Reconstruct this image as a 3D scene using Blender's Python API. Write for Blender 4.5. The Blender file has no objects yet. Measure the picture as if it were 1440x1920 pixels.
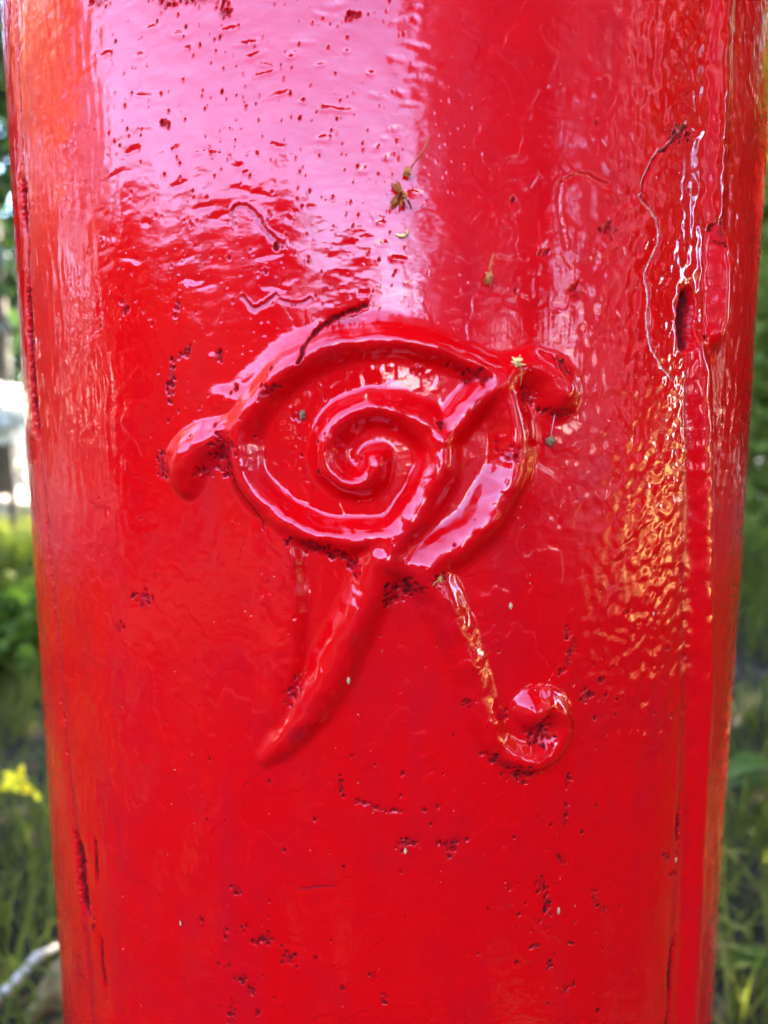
import bpy, math, random
import numpy as np
from mathutils import Vector, Matrix
R_ = math.radians
SC = bpy.context.scene
COL = SC.collection

# ------------------------------------------------------------------ camera
RAD = 0.20                      # radius of the pillar box (m)
DIST = 0.4604                   # camera to the axis of the box
CAMH = 0.80                     # camera height over the ground
PITCH = 7.5                     # degrees downwards
FPX = 1397.0                    # focal length measured in photograph pixels (1440 x 1920)
CX = -0.0018
cam_d = bpy.data.cameras.new('camera')
cam = bpy.data.objects.new('camera', cam_d); COL.objects.link(cam)
cam.location = (CX, -DIST, CAMH)
cam.rotation_euler = (R_(90 - PITCH), 0, 0)
cam_d.sensor_fit = 'VERTICAL'; cam_d.sensor_height = 36.0
cam_d.lens = 36.0 * FPX / 1920.0
cam_d.clip_start = 0.01; cam_d.clip_end = 500
cam_d.dof.use_dof = True; cam_d.dof.focus_distance = 0.285; cam_d.dof.aperture_fstop = 6.0
SC.camera = cam

# ------------------------------------------------------------------ sky and sun
SUN_EL, SUN_AZ = 42.0, 52.0     # azimuth counted from +X towards +Y: behind the box, to its right
w = bpy.data.worlds.new('World'); SC.world = w; w.use_nodes = True
nt = w.node_tree; nt.nodes.clear()
sky = nt.nodes.new('ShaderNodeTexSky'); sky.sky_type = 'NISHITA'; sky.sun_disc = False; sky.dust_density = 0.3; sky.ozone_density = 2.5
sky.sun_elevation = R_(SUN_EL); sky.sun_rotation = R_(90 - SUN_AZ)
bg = nt.nodes.new('ShaderNodeBackground'); bg.inputs[1].default_value = 0.13
wo = nt.nodes.new('ShaderNodeOutputWorld')
nt.links.new(sky.outputs[0], bg.inputs[0]); nt.links.new(bg.outputs[0], wo.inputs[0])
sl = bpy.data.lights.new('sun', 'SUN'); sl.energy = 3.2; sl.angle = R_(0.5); sl.color = (1.0, 0.93, 0.8)
sun = bpy.data.objects.new('sun', sl); COL.objects.link(sun)
sv = Vector((math.cos(R_(SUN_EL)) * math.cos(R_(SUN_AZ)), math.cos(R_(SUN_EL)) * math.sin(R_(SUN_AZ)), math.sin(R_(SUN_EL))))
sun.rotation_euler = sv.to_track_quat('Z', 'Y').to_euler()
sun.location = sv * 20
SC.render.engine = 'CYCLES'
SC.cycles.max_bounces = 5; SC.cycles.diffuse_bounces = 3; SC.cycles.glossy_bounces = 3; SC.cycles.transmission_bounces = 2
SC.cycles.caustics_reflective = False; SC.cycles.caustics_refractive = False
SC.view_settings.view_transform = 'Standard'; SC.view_settings.look = 'None'
SC.view_settings.exposure = 4.8; SC.view_settings.gamma = 1.0; SC.view_settings.use_curve_mapping = False

# ------------------------------------------------------------------ helpers
def P(x, y):
    """measured photograph point on the box -> (arc angle a, height z, metres per pixel there)"""
    th = R_(PITCH); u = (x - 720) / FPX; v = (y - 960) / FPX
    d = np.array([u, math.cos(th) - v * math.sin(th), -math.sin(th) - v * math.cos(th)])
    o = np.array([CX, -DIST, CAMH])
    A = d[0]**2 + d[1]**2; B = o[0]*d[0] + o[1]*d[1]; C = o[0]**2 + o[1]**2 - RAD**2
    q = B*B - A*C
    t = (-B - math.sqrt(max(q, 0))) / A
    p = o + t * d
    return math.atan2(p[0], -p[1]), p[2], t / FPX

def ground_at(x, y, z=0.0):
    th = R_(PITCH); u = (x - 720) / FPX; v = (y - 960) / FPX
    d = Vector((u, math.cos(th) - v * math.sin(th), -math.sin(th) - v * math.cos(th)))
    t = (z - CAMH) / d.z
    return Vector((CX, -DIST, CAMH)) + d * t

def at_depth(x, y, Y):
    th = R_(PITCH); u = (x - 720) / FPX; v = (y - 960) / FPX
    d = Vector((u, math.cos(th) - v * math.sin(th), -math.sin(th) - v * math.cos(th)))
    return Vector((CX, -DIST, CAMH)) + d * ((Y + DIST) / d.y)

def tag(o, label=None, cat=None, group=None, kind=None):
    if label: o['label'] = label
    if cat: o['category'] = cat
    if group: o['group'] = group
    if kind: o['kind'] = kind
    return o

def empty(name, loc=(0, 0, 0), rz=0):
    o = bpy.data.objects.new(name, None); COL.objects.link(o)
    o.location = loc; o.rotation_euler.z = rz; o.empty_display_size = 0.05
    return o

def mesh_obj(name, verts, faces, mat, parent=None, smooth=True):
    me = bpy.data.meshes.new(name); me.from_pydata([tuple(v) for v in verts], [], faces)
    if smooth:
        me.polygons.foreach_set('use_smooth', [True] * len(me.polygons))
    me.materials.append(mat); me.update()
    o = bpy.data.objects.new(name, me); COL.objects.link(o)
    if parent: o.parent = parent
    return o

def np_mesh(name, V, quads, mat, parent=None, normals=None, mask=None):
    me = bpy.data.meshes.new(name)
    n = len(V); m = len(quads); k = quads.shape[1]
    me.vertices.add(n); me.vertices.foreach_set('co', V.astype(np.float32).ravel())
    me.loops.add(m * k); me.loops.foreach_set('vertex_index', quads.astype(np.int32).ravel())
    me.polygons.add(m)
    me.polygons.foreach_set('loop_start', (np.arange(m) * k).astype(np.int32))
    me.polygons.foreach_set('use_smooth', np.ones(m, dtype=bool))
    me.update(calc_edges=True)
    if mask is not None:
        at = me.attributes.new('mask', 'FLOAT_COLOR', 'POINT')
        at.data.foreach_set('color', mask.astype(np.float32).ravel())
    if normals is not None:
        me.normals_split_custom_set_from_vertices(normals.astype(np.float32))
    me.materials.append(mat)
    o = bpy.data.objects.new(name, me); COL.objects.link(o)
    if parent: o.parent = parent
    return o

_prng = np.random.RandomState(7)
_perm = _prng.permutation(4096)
_gx = np.cos(np.linspace(0, 2*np.pi, 256, endpoint=False)); _gy = np.sin(np.linspace(0, 2*np.pi, 256, endpoint=False))
def perlin(x, y, seed=0):
    xi = np.floor(x).astype(np.int64); yi = np.floor(y).astype(np.int64)
    xf = x - xi; yf = y - yi
    u = xf**3 * (xf*(xf*6-15)+10); v = yf**3 * (yf*(yf*6-15)+10)
    def g(ix, iy, dx, dy):
        h = _perm[(_perm[(ix + seed*57) & 4095] + iy + seed*131) & 4095] & 255
        return _gx[h]*dx + _gy[h]*dy
    a = g(xi, yi, xf, yf); b = g(xi+1, yi, xf-1, yf); c = g(xi, yi+1, xf, yf-1); d = g(xi+1, yi+1, xf-1, yf-1)
    return (a*(1-u)+b*u)*(1-v) + (c*(1-u)+d*u)*v
def sstep(a, b, x):
    t = np.clip((x - a) / (b - a), 0, 1); return t*t*(3-2*t)

# ------------------------------------------------------------------ materials
def new_mat(name):
    m = bpy.data.materials.new(name); m.use_nodes = True
    n = m.node_tree.nodes; n.clear()
    out = n.new('ShaderNodeOutputMaterial')
    return m, n, m.node_tree.links, out

def ramp(n, pts):
    r = n.new('ShaderNodeValToRGB'); e = r.color_ramp.elements
    while len(e) > 1: e.remove(e[-1])
    e[0].position, e[0].color = pts[0][0], (*pts[0][1], 1)
    for p, c in pts[1:]:
        q = e.new(p); q.color = (*c, 1)
    return r

def math_node(n, l, op, a, b=None, clamp=False):
    m = n.new('ShaderNodeMath'); m.operation = op; m.use_clamp = clamp
    for i, s in enumerate((a, b)):
        if s is None: continue
        if isinstance(s, (int, float)): m.inputs[i].default_value = s
        else: l.new(s, m.inputs[i])
    return m.outputs[0]

def mixc(n, l, fac, a, b):
    m = n.new('ShaderNodeMix'); m.data_type = 'RGBA'
    for s, i in ((fac, 0), (a, 6), (b, 7)):
        if isinstance(s, (int, float)): m.inputs[i].default_value = s
        elif isinstance(s, tuple): m.inputs[i].default_value = (*s, 1)
        else: l.new(s, m.inputs[i])
    return m.outputs[2]

def paint_material():
    m, n, l, out = new_mat('red_gloss_paint')
    b = n.new('ShaderNodeBsdfPrincipled'); l.new(b.outputs[0], out.inputs[0])
    tc = n.new('ShaderNodeTexCoord')
    at = n.new('ShaderNodeAttribute'); at.attribute_name = 'mask'
    sp = n.new('ShaderNodeSeparateColor'); l.new(at.outputs['Color'], sp.inputs[0])
    def noise(scale, detail=4, stretch=None, rough=0.55):
        t = n.new('ShaderNodeTexNoise'); t.inputs['Scale'].default_value = scale
        t.inputs['Detail'].default_value = detail; t.inputs['Roughness'].default_value = rough
        if stretch:
            mp = n.new('ShaderNodeMapping'); mp.inputs['Scale'].default_value = stretch
            l.new(tc.outputs['Object'], mp.inputs[0]); l.new(mp.outputs[0], t.inputs[0])
        else: l.new(tc.outputs['Object'], t.inputs[0])
        return t.outputs[0]
    big = noise(14, 5); fine = noise(900, 3); speck = noise(420, 4, None, 0.7); streak = noise(60, 4, (1, 1, 0.18))
    c0 = mixc(n, l, math_node(n, l, 'MULTIPLY', big, 0.9, True), (0.58, 0.0006, 0.002), (0.68, 0.0009, 0.003))
    st = ramp(n, [(0.55, (0, 0, 0)), (0.75, (1, 1, 1))]); l.new(streak, st.inputs[0])
    c1 = mixc(n, l, math_node(n, l, 'MULTIPLY', st.outputs[0], 0.45), c0, (0.46, 0.003, 0.010))
    sm = ramp(n, [(0.48, (0, 0, 0)), (0.74, (1, 1, 1))]); l.new(noise(32, 7, None, 0.7), sm.inputs[0])
    c1 = mixc(n, l, math_node(n, l, 'MULTIPLY', sm.outputs[0], 0.35), c1, (0.36, 0.004, 0.014))
    # worn, dull crimson under-coat where the top coat has chipped (mask G), dark rust and grime (mask R)
    g = math_node(n, l, 'MULTIPLY', sp.outputs[1], 1.0, True)
    c2 = mixc(n, l, g, c1, (0.24, 0.004, 0.010))
    rr = math_node(n, l, 'MULTIPLY', speck, 1.9)
    rr = math_node(n, l, 'SUBTRACT', rr, 1.22)
    rf = math_node(n, l, 'ADD', math_node(n, l, 'MULTIPLY', sp.outputs[0], 1.25), rr)
    rf = math_node(n, l, 'MULTIPLY', rf, 1.5, True)
    rf = math_node(n, l, 'MULTIPLY', rf, math_node(n, l, 'MULTIPLY', sp.outputs[0], 8.0, True))
    rustc = mixc(n, l, fine, (0.040, 0.005, 0.005), (0.19, 0.005, 0.007))
    c3 = mixc(n, l, rf, c2, rustc)
    c4 = mixc(n, l, sp.outputs[2], c3, (0.62, 0.36, 0.26))
    l.new(c4, b.inputs['Base Color'])
    dullr = ramp(n, [(0.40, (0, 0, 0)), (0.72, (1, 1, 1))]); l.new(noise(22, 6, None, 0.65), dullr.inputs[0])
    ro = math_node(n, l, 'ADD', 0.05, math_node(n, l, 'MULTIPLY', dullr.outputs[0], 0.13))
    ro = math_node(n, l, 'ADD', ro, math_node(n, l, 'MULTIPLY', g, 0.25))
    ro = math_node(n, l, 'ADD', ro, math_node(n, l, 'MULTIPLY', rf, 0.6), True)
    l.new(ro, b.inputs['Roughness'])
    b.inputs['IOR'].default_value = 1.48
    rs_m = math_node(n, l, 'MULTIPLY', sp.outputs[0], 2.2, True)
    l.new(math_node(n, l, 'SUBTRACT', 0.5, math_node(n, l, 'MULTIPLY', rs_m, 0.48)), b.inputs['Specular IOR Level'])
    b.inputs['Specular Tint'].default_value = (1.0, 0.80, 1.0, 1)  # lilac cast of the mirrored sky put into the specular colour
    h1 = noise(230, 1.2, (1, 1, 1.7)); h2 = noise(1100, 1)
    hh = math_node(n, l, 'ADD', h1, math_node(n, l, 'MULTIPLY', h2, 0.05))
    hh = math_node(n, l, 'SUBTRACT', hh, math_node(n, l, 'MULTIPLY', math_node(n, l, 'MULTIPLY', rf, speck), 2.5))
    vo = n.new('ShaderNodeTexVoronoi'); vo.inputs['Scale'].default_value = 330; l.new(tc.outputs['Object'], vo.inputs[0])
    vr = ramp(n, [(0.10, (1, 1, 1)), (0.24, (0, 0, 0))]); l.new(vo.outputs['Distance'], vr.inputs[0])
    vm = ramp(n, [(0.50, (0, 0, 0)), (0.62, (1, 1, 1))]); l.new(noise(38, 3), vm.inputs[0])
    hh = math_node(n, l, 'ADD', hh, math_node(n, l, 'MULTIPLY', math_node(n, l, 'MULTIPLY', vr.outputs[0], vm.outputs[0]), 0.7))
    bp = n.new('ShaderNodeBump'); bp.inputs['Strength'].default_value = 1.0; bp.inputs['Distance'].default_value = 0.00009
    l.new(hh, bp.inputs['Height']); l.new(bp.outputs[0], b.inputs['Normal'])
    return m

def plain(name, c1, c2, scale=30, rough=0.8, bump=0.0, trans=None):
    m, n, l, out = new_mat(name)
    tc = n.new('ShaderNodeTexCoord'); t = n.new('ShaderNodeTexNoise')
    t.inputs['Scale'].default_value = scale; t.inputs['Detail'].default_value = 5
    l.new(tc.outputs['Object'], t.inputs[0])
    r = ramp(n, [(0.32, c1), (0.68, c2)]); l.new(t.outputs[0], r.inputs[0])
    b = n.new('ShaderNodeBsdfPrincipled'); b.inputs['Roughness'].default_value = rough; b.inputs['Specular IOR Level'].default_value = 0.2
    l.new(r.outputs[0], b.inputs['Base Color'])
    if bump:
        bp = n.new('ShaderNodeBump'); bp.inputs['Distance'].default_value = bump
        l.new(t.outputs[0], bp.inputs['Height']); l.new(bp.outputs[0], b.inputs['Normal'])
    if trans:
        tr = n.new('ShaderNodeBsdfTranslucent'); tr.inputs[0].default_value = (*trans, 1)
        ad = n.new('ShaderNodeMixShader'); ad.inputs[0].default_value = 0.45
        l.new(b.outputs[0], ad.inputs[1]); l.new(tr.outputs[0], ad.inputs[2]); l.new(ad.outputs[0], out.inputs[0])
    else: l.new(b.outputs[0], out.inputs[0])
    return m

PAINT = paint_material()
M_LEAF = plain('leaf_mid_green', (0.04, 0.07, 0.008), (0.10, 0.14, 0.015), 6, 0.75, 0, (0.18, 0.26, 0.02))
M_DARK = plain('leaf_dark_evergreen', (0.012, 0.028, 0.010), (0.035, 0.06, 0.018), 6, 0.5, 0, (0.03, 0.06, 0.01))
M_YEL = plain('leaf_yellow_green', (0.07, 0.09, 0.01), (0.14, 0.15, 0.02), 6, 0.7, 0, (0.25, 0.25, 0.02))
M_GOLD = plain('leaf_golden', (0.36, 0.20, 0.03), (0.52, 0.32, 0.05), 6, 0.55, 0, (0.9, 0.52, 0.06))
M_LILAC = plain('lilac_blossom', (0.52, 0.42, 0.48), (0.70, 0.58, 0.65), 6, 0.8, 0, (0.55, 0.42, 0.5))  # pale so the unseen trees lend the paint a mirrored haze
M_LIGHT = plain('leaf_light_green', (0.09, 0.12, 0.02), (0.17, 0.20, 0.04), 6, 0.75, 0, (0.22, 0.28, 0.04))
M_COPPER = plain('leaf_copper', (0.28, 0.18, 0.11), (0.42, 0.28, 0.17), 6, 0.55, 0, (0.6, 0.38, 0.22))
M_SAND = plain('sandy_gravel', (0.68, 0.52, 0.12), (0.82, 0.66, 0.2), 18, 0.95, 0.01)
M_GRASS = plain('grass_blade', (0.045, 0.055, 0.004), (0.13, 0.125, 0.015), 12, 0.8, 0, (0.14, 0.16, 0.02))
M_SOIL = plain('soil', (0.010, 0.006, 0.003), (0.030, 0.018, 0.008), 25, 0.95, 0.01)
M_LAWN = plain('dry_lawn', (0.16, 0.12, 0.03), (0.26, 0.19, 0.06), 3, 0.95, 0.01)
M_BARK = plain('bark', (0.05, 0.04, 0.03), (0.12, 0.1, 0.08), 20, 0.9, 0.01)
M_STONE = plain('pale_stone', (0.28, 0.23, 0.18), (0.48, 0.40, 0.32), 9, 0.7, 0.006)
M_DRY = plain('dry_leaf', (0.15, 0.09, 0.035), (0.28, 0.18, 0.08), 60, 0.8, 0.001)
M_STRAW = plain('dry_flower', (0.36, 0.09, 0.025), (0.60, 0.19, 0.05), 900, 0.85, 0.0002)
M_PALE = plain('pale_floret', (0.72, 0.40, 0.13), (0.85, 0.55, 0.22), 900, 0.85)
M_THREAD = plain('spider_thread', (0.5, 0.42, 0.42), (0.7, 0.62, 0.6), 500, 0.5)
M_GRIT = plain('pale_grit', (0.40, 0.21, 0.10), (0.62, 0.37, 0.19), 700, 0.7)
M_SEED = plain('grey_seed', (0.13, 0.06, 0.025), (0.32, 0.17, 0.08), 1500, 0.8, 0.0002)
M_SUNLEAF = plain('yellow_petal', (0.7, 0.55, 0.02), (0.85, 0.72, 0.05), 40, 0.6, 0, (0.8, 0.65, 0.03))  # sunlight on a leaf, put into the yellow
M_PETW = plain('white_petal', (0.7, 0.7, 0.66), (0.85, 0.85, 0.82), 40, 0.6, 0, (0.8, 0.8, 0.76))
M_PETR = plain('red_petal', (0.6, 0.05, 0.05), (0.75, 0.1, 0.1), 40, 0.6, 0, (0.7, 0.1, 0.1))
M_BLACK = plain('black_base_paint', (0.012, 0.012, 0.012), (0.03, 0.03, 0.03), 40, 0.35)

# ------------------------------------------------------------------ ground
def sheet(name, x0, x1, y0, y1, z, mat, nx=40, ny=40, amp=0.0):
    xs = np.linspace(x0, x1, nx); ys = np.linspace(y0, y1, ny)
    X, Y = np.meshgrid(xs, ys)
    Z = z + amp * perlin(X*1.3, Y*1.3, 3)
    V = np.stack([X, Y, Z], -1).reshape(-1, 3)
    i = np.arange((ny-1)*nx).reshape(ny-1, nx)[:, :-1].ravel()
    Q = np.stack([i, i+1, i+nx+1, i+nx], -1)
    return np_mesh(name, V, Q, mat)
tag(sheet('ground', -60, 60, -60, 60, 0, M_SOIL, 60, 60), kind='structure')
tag(sheet('path', 4.6, 17, -1.0, 0.1, 0.012, M_SAND, 40, 6), kind='structure')  # unseen sunlit strip, added so the paint mirrors gold glints
tag(sheet('lawn', 3.0, 9.5, -1.9, 1.3, 0.006, M_LAWN, 30, 30), kind='structure')

# ------------------------------------------------------------------ the pillar box: one relief grid, split into parts
def column_angles():
    b = np.linspace(-25.74, 25.74, 801) * np.pi/180
    a = np.arcsin(np.clip(np.sin(b) * DIST / RAD, -1, 1)) - b
    mid = 0.5*(a[1:]+a[:-1]); dens = 1/np.diff(a)
    fine = np.linspace(-R_(80), R_(80), 20001)
    d = np.interp(fine, mid, dens, left=0, right=0); d = np.maximum(d, 1/R_(0.22))
    cum = np.concatenate([[0], np.cumsum(0.5*(d[1:]+d[:-1])*np.diff(fine))])
    n = int(cum[-1])
    front = np.interp(np.linspace(0, cum[-1], n), cum, fine)
    back = np.linspace(R_(80), R_(280), 68)[1:-1]
    return np.concatenate([front, back])
COLS = column_angles()
ZLO, ZHI, ZTOP = 0.425, 1.02, 1.32
ROWS = np.concatenate([[0.10, 0.2, 0.3, 0.38], np.arange(ZLO, ZHI, 0.0005), [1.06, 1.12, 1.2, ZTOP]])
NA, NZ = len(COLS), len(ROWS)
A2, Z2 = np.meshgrid(COLS, ROWS)
S2 = A2 * RAD
NF = int(np.sum(COLS <= R_(80)))       # front columns carry the relief
H = np.zeros_like(S2); MASK = np.zeros(S2.shape + (4,)); MASK[..., 3] = 1

def spline(pts, per=8):
    """Catmull-Rom through (x, y, *extras) rows"""
    p = np.array(pts, float); p = np.vstack([2*p[0]-p[1], p, 2*p[-1]-p[-2]])
    o = []
    for i in range(1, len(p)-2):
        for t in np.linspace(0, 1, per, endpoint=False):
            a, b, c, d = p[i-1], p[i], p[i+1], p[i+2]
            o.append(0.5*((2*b) + (-a+c)*t + (2*a-5*b+4*c-d)*t*t + (-a+3*b-3*c+d)*t**3))
    o.append(p[-2]); return np.array(o)

def window(s0, s1, z0, z1):
    c = np.where((COLS[:NF]*RAD >= s0) & (COLS[:NF]*RAD <= s1))[0]; r = np.where((ROWS >= z0) & (ROWS <= z1))[0]
    if len(c) == 0 or len(r) == 0: return None
    return slice(r[0], r[-1]+1), slice(c[0], c[-1]+1)

def path_field(pts, per=8, grow=1.0, warpf=1.0):
    """points (x, y, halfwidth px, height mm): returns window, t = distance/halfwidth, height in m, signed side"""
    q = spline(pts, per)
    L = []
    for x, y, hw, h in q:
        a, z, k = P(x, y); L.append((a*RAD, z, hw*k*grow, h*1e-3))
    L = np.array(L); mw = L[:, 2].max() * 1.05
    W = window(L[:, 0].min()-mw, L[:, 0].max()+mw, L[:, 1].min()-mw, L[:, 1].max()+mw)
    s = S2[W] + 0.0011*warpf*perlin(S2[W]*95, Z2[W]*95, 71) + 0.0005*warpf*perlin(S2[W]*260, Z2[W]*260, 72)
    z = Z2[W] + 0.0011*warpf*perlin(S2[W]*95, Z2[W]*95, 73) + 0.0005*warpf*perlin(S2[W]*260, Z2[W]*260, 74)
    T = np.full(s.shape, 9.0); HH = np.zeros(s.shape); SD = np.zeros(s.shape)
    for i in range(len(L)-1):
        p0, p1 = L[i], L[i+1]; dx, dz = p1[0]-p0[0], p1[1]-p0[1]; l2 = dx*dx+dz*dz+1e-14
        t = np.clip(((s-p0[0])*dx + (z-p0[1])*dz)/l2, 0, 1)
        ds = s-(p0[0]+t*dx); dzz = z-(p0[1]+t*dz)
        tt = np.sqrt(ds*ds+dzz*dzz)/(p0[2]+t*(p1[2]-p0[2]))
        up = tt < T
        T = np.where(up, tt, T); HH = np.where(up, p0[3]+t*(p1[3]-p0[3]), HH)
        SD = np.where(up, np.sign(dx*dzz-dz*ds), SD)
    return W, T, HH, SD

# --- background relief of the many coats of paint
u, z_ = S2[:, :NF], Z2[:, :NF]
warp = perlin(u*60, z_*60, 21)*0.006
sag = perlin((u+warp)*52, (z_+warp)*150, 1)*0.6 + perlin((u+warp)*110, (z_-warp)*300, 2)*0.25
patch = sstep(-0.25, 0.35, perlin(u*14, z_*12, 5) + (z_-0.83)*3.5)
right = sstep(0.055, 0.10, u) * sstep(0.60, 0.68, z_) * (1 - 0.7*sstep(0.135, 0.17, u))
left = sstep(0.09, 0.125, -u)
lump = perlin(u*170, z_*150, 8)
lump2 = perlin(u*260, z_*240, 9)
bg_h = 0.00019*sag*(0.25+0.95*patch*(1-right)) + right*(0.00034*lump+0.00030*lump2) + 0.00007*lump*(1-right)
bg_h += left*0.00022*perlin(u*260, z_*70, 12)
bg_h += 0.0006*perlin(u*16, z_*9, 14) + 0.00025*perlin(u*38, z_*30, 15)
isl = perlin(u*24, z_*20, 81) + 0.45*perlin(u*70, z_*60, 82) + 0.2*perlin(u*200, z_*180, 83)
upl = sstep(0.80, 0.86, z_)*(1-sstep(0.01, 0.04, u))
bg_h += (1-upl)*(0.00014*sstep(0.12, 0.165, isl) + 0.00011*sstep(0.22, 0.26, -isl) + 0.000018*perlin(u*900, z_*60, 84))
H[:, :NF] += bg_h

# --- cypher strokes: x, y, halfwidth px, height mm
ring = [(948,712,34,3.2),(905,694,30,4.0),(850,668,28,4.0),(790,648,29,4.0),(720,640,31,4.0),(650,647,32,4.0),(590,667,33,4.2),
        (538,700,34,4.4),(495,745,35,4.4),(463,795,36,4.4),(457,845,35,4.4),(470,900,34,4.2),(508,948,33,4.0),(562,984,33,4.2),(630,1006,34,4.4),(700,1008,34,4.4),(745,995,30,4.0)]
spiral = [(706,866,32,5.0),(698,890,30,4.6),(668,908,30,4.2),(634,896,32,4.2),(615,860,33,4.4),(620,818,34,4.4),(648,784,34,4.4),(690,768,33,4.4),
          (740,772,34,4.4),(785,792,36,4.6),(815,826,39,5.0),(822,868,42,5.2),(808,912,42,5.2),(782,955,40,5.2),(752,1000,40,5.0),(728,1040,40,4.6)]
lterm = [(448,796,28,2.6),(408,820,30,3.2),(374,838,40,4.2),(352,864,45,4.8),(349,888,36,4.2),(353,916,20,2.6)]
lbump = [(466,752,28,2.6),(432,752,28,1.2),(408,748,24,.7)]
bar = [(826,822,32,4.6),(850,794,31,4.6),(880,762,32,4.8),(920,726,36,4.6),(950,708,36,3.8)]
rterm = [(945,706,32,3.4),(988,690,34,3.2),(1024,702,40,3.8),(1044,728,46,4.6),(1047,738,45,4.6)]
bowl = [(936,724,38,4.4),(950,770,40,4.6),(960,820,41,4.8),(956,872,42,5.0),(936,922,43,5.0),(902,976,44,5.0),(860,1016,42,4.8),(810,1044,40,4.6),(760,1056,38,4.2),(715,1050,36,4.0)]
tail = [(735,1020,44,4.4),(712,1062,48,4.2),(692,1110,45,4.4),(668,1160,44,4.4),(642,1216,44,4.4),(610,1280,43,4.4),(574,1338,39,4.0),(534,1388,30,2.9),(498,1420,18,1.3)]
rleg = [(905,1340,30,1.4),(922,1385,29,2.2),(956,1415,28,2.6),(998,1424,28,2.8),(1034,1404,28,2.8),(1052,1368,27,2.8),(1044,1334,27,3.0),(1020,1316,30,3.6)]
legr = [(798,1070,46,4.4),(824,1116,43,4.0),(856,1190,40,3.5),(878,1260,38,3.1),(898,1325,36,2.7),(922,1385,32,2.4)]
ball = [(1002,1324,38,4.6),(996,1329,38,4.6)]
EXP = 1.3
def bell(T): return np.clip(1-np.clip(T, 0, 1)**2, 0, 1)**EXP
HG = np.zeros_like(H); HR = np.zeros_like(H)
for dst, strokes in ((HG, (ring, spiral, lterm, lbump)), (HR, (bar, rterm, bowl, tail, rleg, legr, ball))):
    for st in strokes:
        W, T, hh, sd = path_field(st, 7, 1.1)
        f = hh*bell(T)
        dst[W] = (dst[W]**4 + f**4)**0.25
# a low ledge of old paint outside the top of the ring
W, T, hh, sd = path_field([(430,790,36,.3),(460,742,40,.6),(510,692,40,.7),(575,652,38,.7),(650,628,36,.7),(735,622,36,.6),(810,640,32,.5),(870,660,28,.3)], 6)
f = hh*sstep(1.0, 0.35, T); HG[W] = (HG[W]**4 + f**4)**0.25
# the stem: a low step, steep on its right side and fading out on the left
W, T, hh, sd = path_field([(548,1000,90,2.4),(556,1085,95,2.3),(558,1180,95,2.3),(551,1275,85,2.1),(534,1330,60,1.6)], 6)
f = np.where(sd < 0, hh*sstep(1.0, 0.0, T), hh*sstep(0.28, 0.0, T))
# the sense of "side" depends on the drawing direction: the path runs downwards, its left is +side
fl = np.where(sd > 0, 1.1*hh*sstep(0.24, 0.0, T), 1.1*hh*sstep(1.0, 0.25, T))
STEMF = fl
HR[W] = (HR[W]**4 + STEMF**4)**0.25
HC = (HG**4 + HR**4)**0.25
wob = 1 + 0.22*perlin(S2*75, Z2*75, 31) + 0.07*perlin(S2*220, Z2*220, 32)
def blur(F, n, ax):
    K = np.exp(-0.5*(np.arange(-2*n, 2*n+1)/n)**2); K /= K.sum(); o = np.zeros_like(F)
    for i, k in enumerate(K): o += k*np.roll(F, i-2*n, ax)
    return o
HC = HC*wob*1.45
HC = blur(blur(HC, 3, 1), 2, 0)
H += HC

# --- mouldings right of the door: hinge bar above, half-round bead below
HB = np.zeros_like(H)
for st in ([(1354,-60,46,1.9),(1352,60,46,1.9),(1348,200,46,2.1),(1342,330,46,2.3),(1338,405,40,2.2)],
           [(1340,452,32,4.0),(1340,520,34,4.8),(1338,590,34,4.8),(1333,628,32,4.0)],
           [(1304,655,34,2.4),(1310,720,42,3.2),(1314,900,46,3.6),(1315,1100,46,3.6),(1313,1300,46,3.6),(1307,1500,46,3.6),(1299,1700,46,3.6),(1287,1940,46,3.6)]):
    W, T, hh, sd = path_field(st, 5); f = hh*bell(T); HB[W] = (HB[W]**4 + f**4)**0.25
HB = blur(blur(HB, 3, 1), 3, 0)
H += 1.4*HB*(1 + 0.25*perlin(S2*18, Z2*14, 33))

def groove(pts, depth_scale=1.0, rust=0.0, chip=0.0, pale=0.0, per=5, lip=0.0, brk=None, jag=1.0):
    """points (x, y, halfwidth px, depth mm)"""
    W, T, hh, sd = path_field(pts, per, 1.0)
    T = T*(1+0.5*jag*perlin(S2[W]*330, Z2[W]*330, 61)) + 0.45*jag*perlin(S2[W]*700, Z2[W]*700, 62)
    m = np.exp(-(np.clip(T, 0, 9)*1.9)**2)
    if brk is not None:
        m = m*sstep(brk[0], brk[1], perlin(S2[W]*brk[2], Z2[W]*brk[3], 77))
    H[W] -= hh*m*depth_scale
    if lip: H[W] += lip*1e-3*np.exp(-((T-0.75)*4)**2)*(sd > 0)
    if rust: MASK[W][..., 0] = np.maximum(MASK[W][..., 0], rust*m)
    if chip: MASK[W][..., 1] = np.maximum(MASK[W][..., 1], chip*m)
    if pale: MASK[W][..., 2] = np.maximum(MASK[W][..., 2], pale*np.exp(-((T-0.5)*4)**2)*(sd < 0))

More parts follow.
